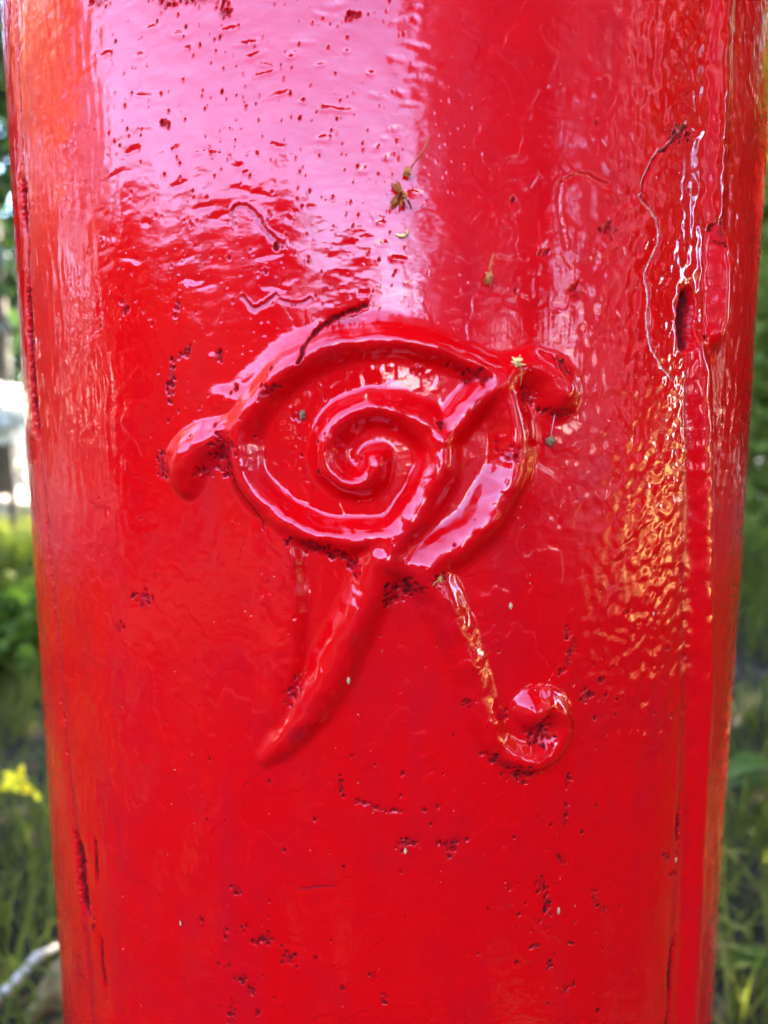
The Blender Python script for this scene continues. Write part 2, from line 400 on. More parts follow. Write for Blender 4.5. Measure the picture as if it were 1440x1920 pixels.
LSEAM = [(25,-40),(35,200),(50,500),(63,730),(80,900),(100,1100),(125,1400),(150,1600),(168,1800),(180,1960)]
RSEAM = [(1322,-40),(1314,200),(1300,430),(1288,600),(1284,700),(1284,900),(1282,1100),(1279,1300),(1272,1500),(1262,1700),(1250,1960)]
groove([(x, y, 30, 2.6) for x, y in LSEAM], rust=1.1, brk=(0.04, 0.26, 30, 24), per=8)
groove([(x, y, 18, 0.8) for x, y in LSEAM], chip=0.5)
groove([(x, y, 14, 0.18) for x, y in RSEAM[4:]], chip=0.4)
groove([(x, y, 15, 1.3) for x, y in RSEAM[5:]], rust=1.0, brk=(0.12, 0.32, 60, 34), per=8)
groove([(1290,558,30,6),(1289,580,34,8),(1285,615,30,8),(1280,648,18,3)], rust=1.6, jag=0.25)  # open slot; the darkness of the hole is filled in through the rust mask
groove([(170,1470,8,0.5),(180,1600,9,0.6),(190,1750,9,0.6),(205,1940,8,0.5)], rust=0.8, brk=(0.05, 0.3, 60, 40))
# cracks and lifted edges of paint; the masks also colour in their shading
groove([(688,573,8,1.2),(660,582,9,1.3),(635,588,9,1.4),(604,616,9,1.3),(582,642,8,1.1),(567,682,6,0.8)], rust=0.95, lip=0.35)
groove([(438,422,7,0.35),(440,392,8,0.5),(462,387,8,0.5),(490,418,8,0.5),(512,446,8,0.45),(532,462,6,0.3)], chip=0.5, lip=0.25)
groove([(455,558,6,0.3),(474,578,7,0.5),(500,569,7,0.4),(520,553,5,0.3)], chip=0.6, lip=0.2)
groove([(528,561,5,0.3),(555,570,6,0.4),(582,560,5,0.3)], chip=0.6, lip=0.2)
groove([(1285,238,9,0.7),(1255,268,9,0.7),(1228,298,7,0.6),(1206,338,5,0.5),(1200,370,5,0.5)], rust=0.7, pale=0.2)
groove([(1200,370,6,0.5),(1230,404,6,0.5),(1235,450,5,0.4),(1226,482,5,0.4),(1211,512,5,0.4),(1216,548,5,0.4),(1214,600,5,0.4),(1226,660,5,0.4),(1262,712,4,0.3)], pale=0.75, chip=0.5)
groove([(1198,366,6,0.2),(1212,382,8,0.2),(1230,408,6,0.2)], pale=0.9)
groove([(444,885,5,0.4),(460,925,6,0.5),(490,965,6,0.5),(500,995,4,0.3)], rust=0.7)
groove([(560,1666,3,0.2),(600,1662,4,0.3),(625,1660,3,0.2)], chip=0.9)
groove([(1050,345,10,0.35),(1090,330,10,0.4),(1135,345,10,0.4)], lip=0.3)
groove([(1050,345,10,0.35),(1048,400,10,0.35),(1060,460,9,0.3)], lip=0.3)

def blob(x, y, rx, ry, ang=0, rust=0.0, chip=0.0, depth=0.0, soft=0.75, raise_=0.0):
    a, z, k = P(x, y); rx *= k; ry *= k; r = max(rx, ry)*1.6
    W = window(a*RAD-r, a*RAD+r, z-r, z+r)
    if W is None: return
    ds = S2[W]-a*RAD; dz = Z2[W]-z; c, s = math.cos(R_(ang)), math.sin(R_(ang))
    d = np.sqrt(((ds*c-dz*s)/rx)**2 + ((ds*s+dz*c)/ry)**2)
    d = d + 0.45*perlin(S2[W]*420, Z2[W]*420, 41) + 0.25*perlin(S2[W]*900, Z2[W]*900, 42)
    m = sstep(1.0+soft*0.3, 1.0-soft, d)
    H[W] -= depth*1e-3*m; H[W] += raise_*1e-3*m
    if rust: MASK[W][..., 0] = np.maximum(MASK[W][..., 0], rust*m)
    if chip: MASK[W][..., 1] = np.maximum(MASK[W][..., 1], chip*m)

def chips(x, y, rx, ry, ang, amount):
    blob(x, y, rx*1.1, ry*1.1, ang, chip=0.6*amount, rust=0.42*amount, depth=0.22*amount, soft=0.9)
    rx *= 1.2; ry *= 1.2; n = int(3 + rx*ry/26); c, s_ = math.cos(R_(ang)), math.sin(R_(ang))
    for i in range(n):
        r, a = math.sqrt(crng.random()), crng.uniform(0, 6.283)
        px, py = r*rx*math.cos(a), r*ry*math.sin(a)
        q = crng.uniform(2.2, 5.5)
        blob(x + px*c - py*s_, y + px*s_ + py*c, q*crng.uniform(.8, 1.5), q, crng.uniform(-60, 60), rust=crng.uniform(.6, 1.0)*amount, depth=crng.uniform(.15, .4), soft=0.6)
crng = random.Random(12)
for b in [(428,852,24,38,0,.85),(395,880,22,12,-30,.5),(590,1024,46,13,14,.85),(640,1042,24,10,20,.7),(664,1060,12,16,0,.9),(756,1102,34,20,-8,.95),(730,1122,14,14,0,.7),(818,1080,16,8,-25,.8),
          (1008,1370,26,28,20,.85),(940,1425,34,10,20,.75),(976,1450,30,18,0,.8),(984,742,22,16,0,.65),(1040,774,34,9,8,.7),(1048,690,12,20,-30,.75),(506,738,14,16,0,.6),(888,706,20,16,0,.75),
          (852,690,18,8,15,.5),(268,1122,18,15,0,.8),(222,1176,10,9,0,.7),(1270,250,30,15,0,.8),(1338,440,13,26,0,.9),(1142,432,15,13,0,.7),(1082,548,13,15,0,.6),(1022,476,9,8,0,.7),
          (498,1762,18,12,0,.8),(540,1796,13,12,0,.8),(442,1668,9,11,0,.8),(450,1836,10,9,0,.8),(470,1858,9,8,0,.8),(436,1905,7,28,0,.8),(1052,1612,9,9,0,.8),(956,1660,9,8,0,.5),(1100,1302,13,14,0,.75),
          (1130,1275,7,10,0,.7),(1062,1186,10,10,0,.7),(1250,1608,8,15,0,1.),(1262,1640,6,8,0,.8),(552,1290,12,32,22,.55),(948,850,16,12,0,.55),(825,795,9,8,0,.8),(785,690,11,10,0,.3),(940,1338,10,12,0,.7),(874,1312,7,12,0,.7),
          (1070,1770,5,5,0,.8),(1004,1776,6,7,0,.7),(1030,1810,8,12,0,.7),(1062,1856,10,9,0,.6),(720,1872,6,12,0,.7),(700,1832,7,7,0,.6),(150,1820,8,30,-12,.8),(178,1720,4,26,0,.8),(232,575,8,12,0,.7),(410,668,10,9,0,.9),
          (520,462,9,7,0,.8),(310,232,7,8,0,.9),(560,780,7,8,0,.5),(660,30,14,10,0,.5),(420,20,14,12,0,.6),(310,4,24,9,0,.6),(380,-4,44,10,0,.7),(186,5,20,8,0,.7),(1395,868,6,16,0,.7),(1402,910,5,10,0,.6),(1428,338,4,10,0,.7),
          (640,1480,6,14,0,.9),(690,1508,34,5,18,.7),(745,1518,18,5,10,.7),(846,1580,26,9,-10,.75),(850,1590,8,16,30,.7),(762,1580,20,10,-30,.85),(1016,1660,12,18,-20,.8),(1026,1698,8,24,-8,.85),(1116,1685,6,26,-8,.75),(1132,1708,10,8,0,.7),
          (1065,1462,5,16,0,.75),(1060,1522,5,24,5,.75),(321,715,7,40,4,.9),(338,668,18,5,-25,.7),(352,656,7,7,0,.9),(332,572,4,18,8,.8),(304,873,9,30,-4,.95),(1068,1228,6,36,28,.75)]:
    chips(*b)
blob(650, 602, 40, 18, -20, chip=0.35, depth=0.55)
blob(878, 762, 14, 20, -35, chip=0.15, raise_=0.25)
blob(560, 1370, 22, 26, 30, chip=0.45, depth=0.1)
blob(785, 690, 12, 11, raise_=1.0)
for x, y, rx, ry in [(500,1080,12,12),(505,1120,16,14),(420,735,14,10),(400,670,12,9),(545,1240,14,10),(690,745,8,8),(470,870,12,10)]:
    blob(x, y, rx, ry, raise_=0.35, soft=0.8)

rng = random.Random(5)
# pock marks: open blisters with dark floors, dense in the weathered upper part and below the cypher
def pock(x, y, r, rust, depth):
    a, z, k = P(x, y); r *= k; W = window(a*RAD-2*r, a*RAD+2*r, z-2*r, z+2*r)
    if W is None: return
    d = np.sqrt((S2[W]-a*RAD)**2 + ((Z2[W]-z)*0.85)**2)/r
    H[W] += -depth*1e-3*np.exp(-(d*1.4)**2) + 0.25*depth*1e-3*np.exp(-((d-1.2)*3)**2)
    MASK[W][..., 0] = np.maximum(MASK[W][..., 0], rust*np.exp(-(d*1.5)**2))
for i in range(330):
    x = rng.uniform(160, 760); y = rng.uniform(-20, 620)
    pock(x, y, rng.choice([2.2, 2.5, 3, 3.5, 4.5]), rng.uniform(.25, .9), rng.uniform(.1, .3))
for i in range(170):
    x = rng.uniform(180, 1240); y = rng.uniform(500, 1920)
    pock(x, y, rng.choice([2.2, 2.6, 3, 4, 5]), rng.uniform(.4, 1), rng.uniform(.1, .3))
for cx_, cy_, sx, sy, n in [(480,1800,80,70,26),(1040,1720,70,90,22),(760,1540,90,60,10),(540,800,80,60,12),(460,760,60,50,12),(1130,1300,60,80,16),(1150,500,110,120,10)]:
    for i in range(n):
        pock(rng.gauss(cx_, sx), rng.gauss(cy_, sy), rng.choice([3, 4, 5, 6, 7]), rng.uniform(.6, 1), rng.uniform(.2, .4))
# shallow sags and dents of the paint in the upper part
for i in range(95):
    x = rng.uniform(180, 780); y = rng.uniform(-10, 560)
    blob(x, y, rng.uniform(8, 30), rng.uniform(4, 9), rng.uniform(-14, 14), depth=rng.uniform(.10, .26), soft=0.9)
for i in range(60):
    x = rng.uniform(480, 960); y = rng.uniform(660, 1030)
    blob(x, y, rng.uniform(8, 20), rng.uniform(5, 10), rng.uniform(-40, -10), raise_=rng.uniform(.05, .16), soft=0.9)
# rough, scaled paint along the right-hand limb
limb = sstep(0.185, 0.21, u)
H[:, :NF] += 0.6*limb*(0.0006*np.clip(perlin(u*120, z_*160, 51), -0.2, 0.5) + 0.0004*perlin(u*300, z_*380, 52))
MASK[:, :NF, 0] = np.maximum(MASK[:, :NF, 0], limb*0.7*sstep(0.28, 0.5, perlin(u*90, z_*70, 53)))

fade = np.zeros(NA); fade[:NF] = sstep(-R_(80), -R_(74), COLS[:NF])*(1-sstep(R_(74), R_(80), COLS[:NF]))
zf = sstep(ZLO, ZLO+0.02, ROWS)*(1-sstep(ZHI-0.02, ZHI, ROWS))
H *= fade[None, :]*zf[:, None]
RR = RAD + H
V = np.stack([RR*np.sin(A2), -RR*np.cos(A2), Z2], -1)
ii = np.arange(NZ-1)[:, None]*NA; jj = np.arange(NA)[None, :]; jn = (jj+1) % NA
Q = np.stack([ii+jj, ii+jn, ii+NA+jn, ii+NA+jj], -1)
# vertex normals of the whole relief, so the parts join without a seam
Vn = np.zeros_like(V)
fn = np.cross(np.roll(V, -1, 1)[:-1] - V[:-1], V[1:] - V[:-1])
e1 = np.roll(V, -1, 1)[1:] - V[:-1]; e2 = V[1:] - np.roll(V, -1, 1)[:-1]
fn = np.cross(e1, e2)
fl_ = np.linalg.norm(fn, axis=-1, keepdims=True); fn = fn/np.maximum(fl_, 1e-12)
for dr in (0, 1):
    for dc in (0, 1):
        Vn[dr:NZ-1+dr] += np.roll(fn, dc, 1)
Vn /= np.maximum(np.linalg.norm(Vn, axis=-1, keepdims=True), 1e-9)

def seam_s(pts):
    L = np.array([P(x, y)[:2] for x, y in pts]); o = np.argsort(L[:, 1])
    return np.interp(ROWS, L[o, 1], L[o, 0]*RAD)
ls, rs = seam_s(LSEAM), seam_s(RSEAM)
fs = S2[:-1]; zc = Z2[:-1]
avg = lambda F: 0.25*(F[:-1] + F[1:] + np.roll(F[:-1], -1, 1) + np.roll(F[1:], -1, 1))
ISD = (fs > ls[:-1, None]) & (fs < rs[:-1, None]) & (zc > 0.38) & (zc < 1.11)
HGa, HRa, HBa = avg(HG), avg(HR), avg(HB)
front = np.zeros(NA, bool); front[:NF] = True
ISG = ISD & (HGa > 0.0006) & (HGa >= HRa); ISR = ISD & (HRa > 0.0006) & (HRa > HGa)
ISH = (~ISD) & (HBa > 0.0006) & front[None, :]
PART = np.zeros(ISD.shape, int); PART[ISD] = 1; PART[ISG] = 2; PART[ISR] = 3; PART[ISH] = 4

box = tag(empty('pillar_box'), 'weathered red cast-iron pillar box with raised scrolled letters on its door', 'post box')
Vf = V.reshape(-1, 3); Nf = Vn.reshape(-1, 3); Mf = MASK.reshape(-1, 4)
def part(name, code, parent):
    q = Q[PART == code]; uq, inv = np.unique(q.ravel(), return_inverse=True)
    return np_mesh(name, Vf[uq], inv.reshape(-1, 4), PAINT, parent, Nf[uq], Mf[uq])
body = part('body', 0, box)
door = part('door', 1, box)
lg = part('letter', 2, door); lg['label'] = 'raised letter G ending in an inner spiral'
lr = part('letter', 3, door); lr['label'] = 'raised letter R with curled right leg'
bead = part('moulding', 4, box)

def lathe(name, prof, mat, parent, n=96):
    vs = []; fs_ = []
    for r, z in prof:
        for k in range(n):
            a = 2*math.pi*k/n; vs.append((r*math.cos(a), r*math.sin(a), z))
    for i in range(len(prof)-1):
        for k in range(n):
            fs_.append((i*n+k, i*n+(k+1) % n, (i+1)*n+(k+1) % n, (i+1)*n+k))
    return mesh_obj(name, vs, fs_, mat, parent)
lathe('plinth', [(0.02,0.0),(0.225,0.0),(0.228,0.02),(0.228,0.08),(0.222,0.095),(0.205,0.102),(0.1985,0.13)], M_BLACK, box)
lathe('cap', [(0.1985,1.30),(0.207,1.315),(0.212,1.325),(0.232,1.335),(0.238,1.35),(0.236,1.372),(0.222,1.385),(0.19,1.405),(0.13,1.432),(0.06,1.445),(0.001,1.448)], PAINT, box)

# ------------------------------------------------------------------ small things stuck to the paint
def surf(x, y, off=0.0):
    a, z, k = P(x, y)
    j = int(np.argmin(np.abs(COLS[:NF]-a))); i = int(np.argmin(np.abs(ROWS-z)))
    r = RR[i, j] + off
    return Vector((r*math.sin(a), -r*math.cos(a), z)), a, k
def tube(name, pts, rad, mat, parent=None, n=6):
    vs, fs_ = [], []
    pts = [Vector(p) for p in pts]
    for i, p in enumerate(pts):
        d = (pts[min(i+1, len(pts)-1)] - pts[max(i-1, 0)]).normalized()
        a = d.orthogonal().normalized(); b = d.cross(a)
        r = rad[i] if isinstance(rad, (list, tuple)) else rad
        for k in range(n):
            t = 2*math.pi*k/n; vs.append(p + a*math.cos(t)*r + b*math.sin(t)*r)
    for i in range(len(pts)-1):
        for k in range(n):
            fs_.append((i*n+k, i*n+(k+1) % n, (i+1)*n+(k+1) % n, (i+1)*n+k))
    fs_.append(tuple(range(n))[::-1]); fs_.append(tuple((len(pts)-1)*n+k for k in range(n)))
    return mesh_obj(name, vs, fs_, mat, parent)
def lumpy(name, c, r, mat, parent=None, sc=(1, 1, 1), seed=0, rough=0.25, seg=12, ring=8):
    rg = random.Random(seed); vs, fs_ = [], []
    ph = [rg.uniform(0, 6.28) for _ in range(6)]
    for i in range(ring+1):
        t = math.pi*i/ring
        for k in range(seg):
            p = 2*math.pi*k/seg
            d = Vector((math.sin(t)*math.cos(p), math.sin(t)*math.sin(p), math.cos(t)))
            q = 1 + rough*(math.sin(3*d.x*2+ph[0])*math.cos(2*d.y*2+ph[1]) + 0.6*math.sin(6*d.z+ph[2]+3*d.x))
            vs.append(Vector(c) + Vector((d.x*sc[0], d.y*sc[1], d.z*sc[2]))*r*q)
    for i in range(ring):
        for k in range(seg):
            fs_.append((i*seg+k, (i+1)*seg+k, (i+1)*seg+(k+1) % seg, i*seg+(k+1) % seg))
    return mesh_obj(name, vs, fs_, mat, parent)
def petals(name, c, r, n, mat, parent, seed, droop=0.5):
    rg = random.Random(seed); vs, fs_ = [], []
    for i in range(n):
        d = Vector((rg.uniform(-1, 1), rg.uniform(-1.0, 0.1), rg.uniform(-1, 1)-droop)).normalized()
        s = d.orthogonal().normalized(); nn = d.cross(s)
        L = r*rg.uniform(.6, 1.2); wd = r*rg.uniform(.14, .3); b = len(vs)
        for t, ww, bend in ((0.1, .4, 0), (.45, 1, .12), (.8, .8, .3), (1.05, .1, .5)):
            for q in (-1, 1): vs.append(Vector(c) + d*L*t + s*wd*ww*q + nn*L*bend*0.6)
        for k in range(3): fs_.append((b+2*k, b+2*k+1, b+2*k+3, b+2*k+2))
    return mesh_obj(name, vs, fs_, mat, parent)

def dried_flower(head, stem, label, seed, size, head_mat=M_STRAW):
    c, a, k = surf(*head, 0.0018*size); n_ = Vector((math.sin(a), -math.cos(a), 0))
    t = tag(empty('dried_flower', c), label, 'dried flower', 'dried flowers caught on the paint')
    off = lambda p: p - c
    pts = [off(surf(x, y, 0.0009)[0]) for x, y in stem]
    pts[0] = Vector((0, 0, 0))
    tube('stem', pts, 0.00022, M_STRAW, t)
    size *= 0.8
    lumpy('calyx', (0, 0, 0), 0.0014*size, head_mat, t, (1, .8, 1.2), seed, .3)
    petals('petals', (0, 0, 0), 0.0027*size, 14, head_mat, t, seed, 1.3 if head_mat is M_STRAW else 0.0)
    return t
dried_flower((764,323), [(764,323),(780,300),(795,280),(803,258)], 'brown dried flower head on a thin stem above a tangle of dead florets', 1, 1.0)
dried_flower((914,520), [(914,520),(916,502),(920,488),(924,476)], 'dried bell-shaped flower hanging alone on the bare red paint', 2, 1.15)
dried_flower((959,682), [(959,682),(965,692),(966,705),(965,724)], 'pale cream floret lodged at the top of the scrolled letters', 3, 1.1, M_PALE)
dried_flower((820,1078), [(820,1078),(810,1084),(806,1090)], 'small straw-coloured withered floret under the bowl of the letter R', 4, 0.7)
# tangle of dead florets
c, a, k = surf(752, 366, 0.0016)
t = tag(empty('withered_floret_tangle', c), 'tangled withered florets hanging from a spider thread below the brown flower', 'dried flower')
petals('petals', (0, 0, 0), 0.0045, 16, M_STRAW, t, 11, 0.2)
tube('stem', [(0,0,0)] + [surf(x, y, 0.0009)[0]-c for x, y in [(766,378),(772,392)]], 0.00025, M_STRAW, t)
tag(tube('curled_husk', [surf(x, y, 0.0008)[0] for x, y in [(742,440),(750,444),(758,443),(764,438),(763,430)]], [.0003,.0006,.0007,.0005,.0002], M_PALE), 'tiny pale curled husk below the withered florets', 'husk')
c, a, k = surf(1028, 826, 0.0014)
t = tag(empty('hanging_seed', c), 'small grey seed dangling on a thread under the round letter terminal', 'seed')
lumpy('seed', (0,0,0), 0.0016, M_SEED, t, (1,1,1), 8, .3)
tube('thread', [(0,0,0)] + [surf(x, y, 0.0012)[0]-c for x, y in [(1032,800),(1033,778)]], 0.00008, M_THREAD, t, 4)
c, a, k = surf(568, 778, 0.0008)
tag(lumpy('grit', c, 0.0011, M_SEED, None, (1,.7,1.4), 3, .35), 'dark grey crumb of grit inside the ring of the letter G', 'grit')
for i, (x, y, r, lab) in enumerate([(956,1135,.0011,'white flake stuck to the plain paint right of the letter R'),(655,1271,.0012,'white grain stuck beside the slanting letter tail'),
        (688,745,.0008,'pale grain stuck on the crest of the spiral'),(340,1730,.0009,'thin white splinter stuck low on the door'),(1266,1612,.0008,'white grain stuck in the door seam'),(760,1594,.0010,'pale grain beside a rusty chip below the letters'),
        (1046,1706,.0011,'pale crumb at the end of a long rusty chip'),(1224,1150,.0007,'white fleck on the rippled paint near the moulding')]):
    c, a, k = surf(x, y, 0.0004)
    tag(lumpy('grit', c, r, M_GRIT, None, (.55,.5,1.3), 20+i, .25, 8, 6), lab, 'grit', 'pale grit stuck to the paint')
# fine pale dust specks nobody could count
vs, fs_ = [], []
for i in range(130):
    x = rng.uniform(130, 1320); y = rng.uniform(-10, 1910)
    c, a, k = surf(x, y, 0.00012); r = rng.choice([.0001, .00014, .00018, .00024])
    b = len(vs)
    tx = Vector((math.cos(a), math.sin(a), 0)); nz = Vector((math.sin(a), -math.cos(a), 0)); up = Vector((0, 0, 1))
    el = rng.uniform(.7, 2.2); an = rng.uniform(0, 3.1)
    e1_ = tx*math.cos(an)+up*math.sin(an); e2_ = up*math.cos(an)-tx*math.sin(an)
    for q in (e1_*r*el, e2_*r, -e1_*r*el, -e2_*r, nz*r, -nz*r): vs.append(c+q)
    for f4 in ((0,1,4),(1,2,4),(2,3,4),(3,0,4),(1,0,5),(2,1,5),(3,2,5),(0,3,5)): fs_.append(tuple(b+q for q in f4))
tag(mesh_obj('dust_specks', vs, fs_, M_GRIT, None, False), 'fine pale dust specks scattered over the red paint', 'dust', kind='stuff')

# ------------------------------------------------------------------ planting
def leaf_cloud(n, centre, size, leaf, seed, clumps=40, shell=0.55):
    rs_ = np.random.RandomState(seed)
    d = rs_.normal(size=(clumps, 3)); d /= np.linalg.norm(d, axis=1, keepdims=True)
    cc = d*(shell+(1-shell)*rs_.rand(clumps, 1))*0.85
    k = rs_.randint(0, clumps, n)
    p = (cc[k] + rs_.normal(size=(n, 3))*0.17)*np.array(size) + np.array(centre)
    ax = rs_.normal(size=(n, 3)); ax[:, 2] -= 0.5; ax /= np.linalg.norm(ax, axis=1, keepdims=True)
    sd = np.cross(ax, rs_.normal(size=(n, 3))); sd /= np.maximum(np.linalg.norm(sd, axis=1, keepdims=True), 1e-6)
    L = (leaf*(0.6+0.8*rs_.rand(n)))[:, None]; nn = np.cross(ax, sd)
    v = np.stack([p, p+ax*L*.5+sd*L*.28+nn*L*.06, p+ax*L, p+ax*L*.5-sd*L*.28+nn*L*.06], 1).reshape(-1, 3)
    return v, np.arange(n*4).reshape(-1, 4)
def tree(name, label, cat, loc, size, cz, n, leaf, mat, seed, trunk=0.09, group=None, clumps=45):
    t = tag(empty(name, loc), label, cat, group)
    v, q = leaf_cloud(n, (0, 0, cz), size, leaf, seed, clumps)
    v[:, 2] = np.maximum(v[:, 2], 0.02)
    np_mesh('crown', v, q, mat, t)
    tube('trunk', [(0,0,-.05),(0.03,0.02,cz*.4),(0,0.05,cz*.8),(0.05,0,cz+size[2]*.5)], [trunk, trunk*.8, trunk*.55, trunk*.2], M_BARK, t, 9)
    return t
# unseen lilac-blossomed trees, added to close off sky and haze the mirrored view
tree('blossom_tree', 'tall dense lilac-blossomed tree nearest the open sky, facing the box door', 'tree', (1.42,-4.2,0), (1.3,1.2,6.0), 5.8, 13000, .22, M_LILAC, 1)
tree('blossom_tree', 'tall lilac-blossomed tree standing between the other two blossom trees', 'tree', (3.2,-3.6,0), (1.9,1.2,6.0), 5.8, 13000, .22, M_LILAC, 2)
tree('blossom_tree', 'lilac-blossomed tree standing beside the dry sunny lawn', 'tree', (5.2,-2.9,0), (1.3,1.1,5.2), 5.0, 12000, .22, M_LILAC, 3)
for i, (x, y) in enumerate(((11.5,-5.5),(14.8,-3.9),(21,-.6))):  # unseen trees, added to keep right-hand sky off the box
    tree('broad_tree', ['broad dark tree beyond the dry lawn, next to the blossom trees', 'broad dark tree in the middle beyond the dry lawn', 'broad dark tree closing the far end of the sandy path'][i], 'tree', (x,y,0), (3.2,3.4,8.0), 8.0, 13000, .6, M_DARK, 40+i, .2)
for i, x in enumerate((-.9, -2.3, -3.7)):  # unseen shrubs, added to set the lower edge of the mirrored sky
    tree('low_shrub', ['rounded dark shrub opposite the box door', 'rounded dark shrub in the middle of the low row', 'rounded dark shrub at the far end of the low row'][i], 'shrub', (x,-4.6+.45*i,0), (1.0,.7,.85+.2*i), .85+.2*i, 4500, .14, M_DARK, 10+i, .05)
tree('low_shrub', 'taller rounded dark shrub between the low row and the golden shrub', 'shrub', (-4.0,-1.25,0), (.8,1.1,.95), .95, 6000, .14, M_DARK, 17, .05)  # unseen, added with the next to plug gaps in the mirrored sky
tree('low_shrub', 'rounded dark shrub filling the gap at the corner of the low row', 'shrub', (-4.4,-2.7,0), (.8,.8,1.05), 1.05, 5000, .14, M_DARK, 18, .05)
tree('golden_shrub', 'sunlit golden-leaved shrub to the left of the box', 'shrub', (-3.2,0.25,0), (.8,1.1,1.5), 1.75, 4500, .12, M_COPPER, 21, .05)  # unseen, added for the orange glints on the left limb
tree('golden_shrub', 'sunlit yellow-leaved shrub standing on the dry lawn', 'shrub', (5.0,1.0,0), (.6,.5,.75), .85, 6500, .13, M_GOLD, 22, .05)  # unseen, added for yellow glints on the right
for i, (x, y, h) in enumerate(((3.9,2.7,1.5),(5.8,3.0,1.9),(7.8,3.6,2.3))):  # unseen shrubs, added to block sky mirrored at the right limb
    tree('garden_shrub', ['green garden shrub behind the dry lawn, next to the shading tree', 'green garden shrub in the middle of the row behind the dry lawn', 'largest green garden shrub at the end of the row behind the dry lawn'][i], 'shrub', (x,y,0), (1.15,.7,h), h, 7000, .13, M_DARK, 60+i, .05)
for i, (x, y, rx, h) in enumerate(((7.7,-2.9,1.5,6.6),(10.6,-3.0,1.7,6.8),(14.2,5.2,3.0,7.4))):  # unseen conifers, added to darken the light from the right
    tree('tall_conifer', ['tall dark conifer beside the sandy path, next to the blossom trees', 'tall dark conifer farther along the sandy path', 'broad tall dark conifer across the sandy path from the others'][i], 'tree', (x,y,0), (rx,rx*.9,h), h, 9000, .32, M_DARK, 90+i, .16)
for i, (x, y, h) in enumerate(((4.6,6.6,3.0),(6.8,6.4,3.0),(9.2,6.2,3.1))):  # unseen row, added to hide bright sky from the right limb
    tree('far_tree', ['dark tree behind the laurel, nearest the shading tree', 'dark tree in the middle of the far row behind the garden shrubs', 'dark tree at the outer end of the far row behind the garden shrubs'][i], 'tree', (x,y,0), (1.5,1.0,h), h, 8000, .2, M_DARK, 80+i, .1)
tree('standard_tree', 'dark tree with a tall oval crown at the edge of the dry lawn', 'tree', (4.6,2.3,0), (1.6,1.4,3.0), 5.4, 9000, .22, M_DARK, 95, .12)  # unseen pair, added to block the bright sky near the sun
tree('standard_tree', 'clear-stemmed dark tree with a high crown over the sandy path', 'tree', (5.7,1.0,0), (1.4,1.2,2.6), 5.8, 9000, .22, M_DARK, 96, .12)
tree('dark_laurel', 'tall dark laurel under the shading tree behind the box', 'shrub', (3.1,3.1,0), (.7,.6,1.4), 1.4, 7000, .12, M_DARK, 68, .05)  # unseen, added to cut the white reflection at the right edge
tree('copper_shrub', 'tall reddish-gold shrub behind the box on its left', 'shrub', (-3.7,1.9,0), (.8,1.1,1.6), 1.8, 7000, .13, M_COPPER, 65, .05)  # unseen, added to block sky mirrored at the left limb
tree('dense_hedge_tree', 'dense dark conifer between the copper shrub and the white-flowered shrub', 'tree', (-3.5,3.3,0), (.75,.7,2.3), 2.3, 9000, .13, M_DARK, 67, .06)  # unseen, added to cut the white reflection at the left edge
tree('dense_hedge_shrub', 'tall dense dark shrub behind the white-flowered shrub', 'shrub', (-4.1,6.4,0), (1.7,.8,2.2), 2.3, 9000, .13, M_DARK, 66, .06)
tree('overhanging_tree', 'tall thin-leaved tree whose branches hang over the space before the box', 'tree', (1.5,-1.9,0), (3.4,2.9,1.4), 6.4, 11000, .3, M_DARK, 70, .14, None, 60)  # unseen canopy, added to block light from overhead
# behind the box
tree('leafy_tree', 'tall broad green tree shading the box from behind on its right', 'tree', (2.5,3.3,0), (2.0,1.8,2.1), 4.1, 5200, .15, M_LEAF, 31)
tree('leafy_tree', 'dark green tree standing behind the box to its left', 'tree', (-2.7,4.8,0), (1.9,1.3,2.4), 3.4, 9000, .13, M_DARK, 32)
tree('leafy_tree', 'tall green tree directly behind the box', 'tree', (0.2,4.8,0), (1.8,1.4,2.6), 3.6, 11000, .14, M_LEAF, 33)
tree('green_shrub', 'low green shrub filling the gap under the right-hand tree', 'shrub', (2.15,3.6,0), (.9,.5,1.2), 1.15, 8000, .09, M_LIGHT, 34, .03)
tree('yellow_green_shrub', 'low yellow-green shrub in sunlight behind the box on the left', 'shrub', (-1.55,2.3,0), (.55,.5,.13), .15, 3500, .07, M_YEL, 35, .03)
tree('white_flowering_shrub', 'white-flowered shrub glowing in sunlight on the left behind the box', 'shrub', (-2.42,4.3,0), (.26,.25,.14), .82, 1500, .08, M_PETW, 36, .03)  # stands in for a bright blurred gap in the background

def boulder(label, p, r, sc, seed):
    o = lumpy('boulder', p, r, M_STONE, None, sc, seed, .12, 28, 18)
    return tag(o, label, 'boulder', None)
g1 = ground_at(18, 985); g2 = ground_at(12, 935)
boulder('broad pale grey boulder lying behind the box', (g1.x-.12, g1.y, .12), .26, (1.3,1,.62), 4)
boulder('smaller pale grey boulder behind the broad one', (g2.x-.1, g2.y+.3, .14), .22, (1.3,1,.8), 9)

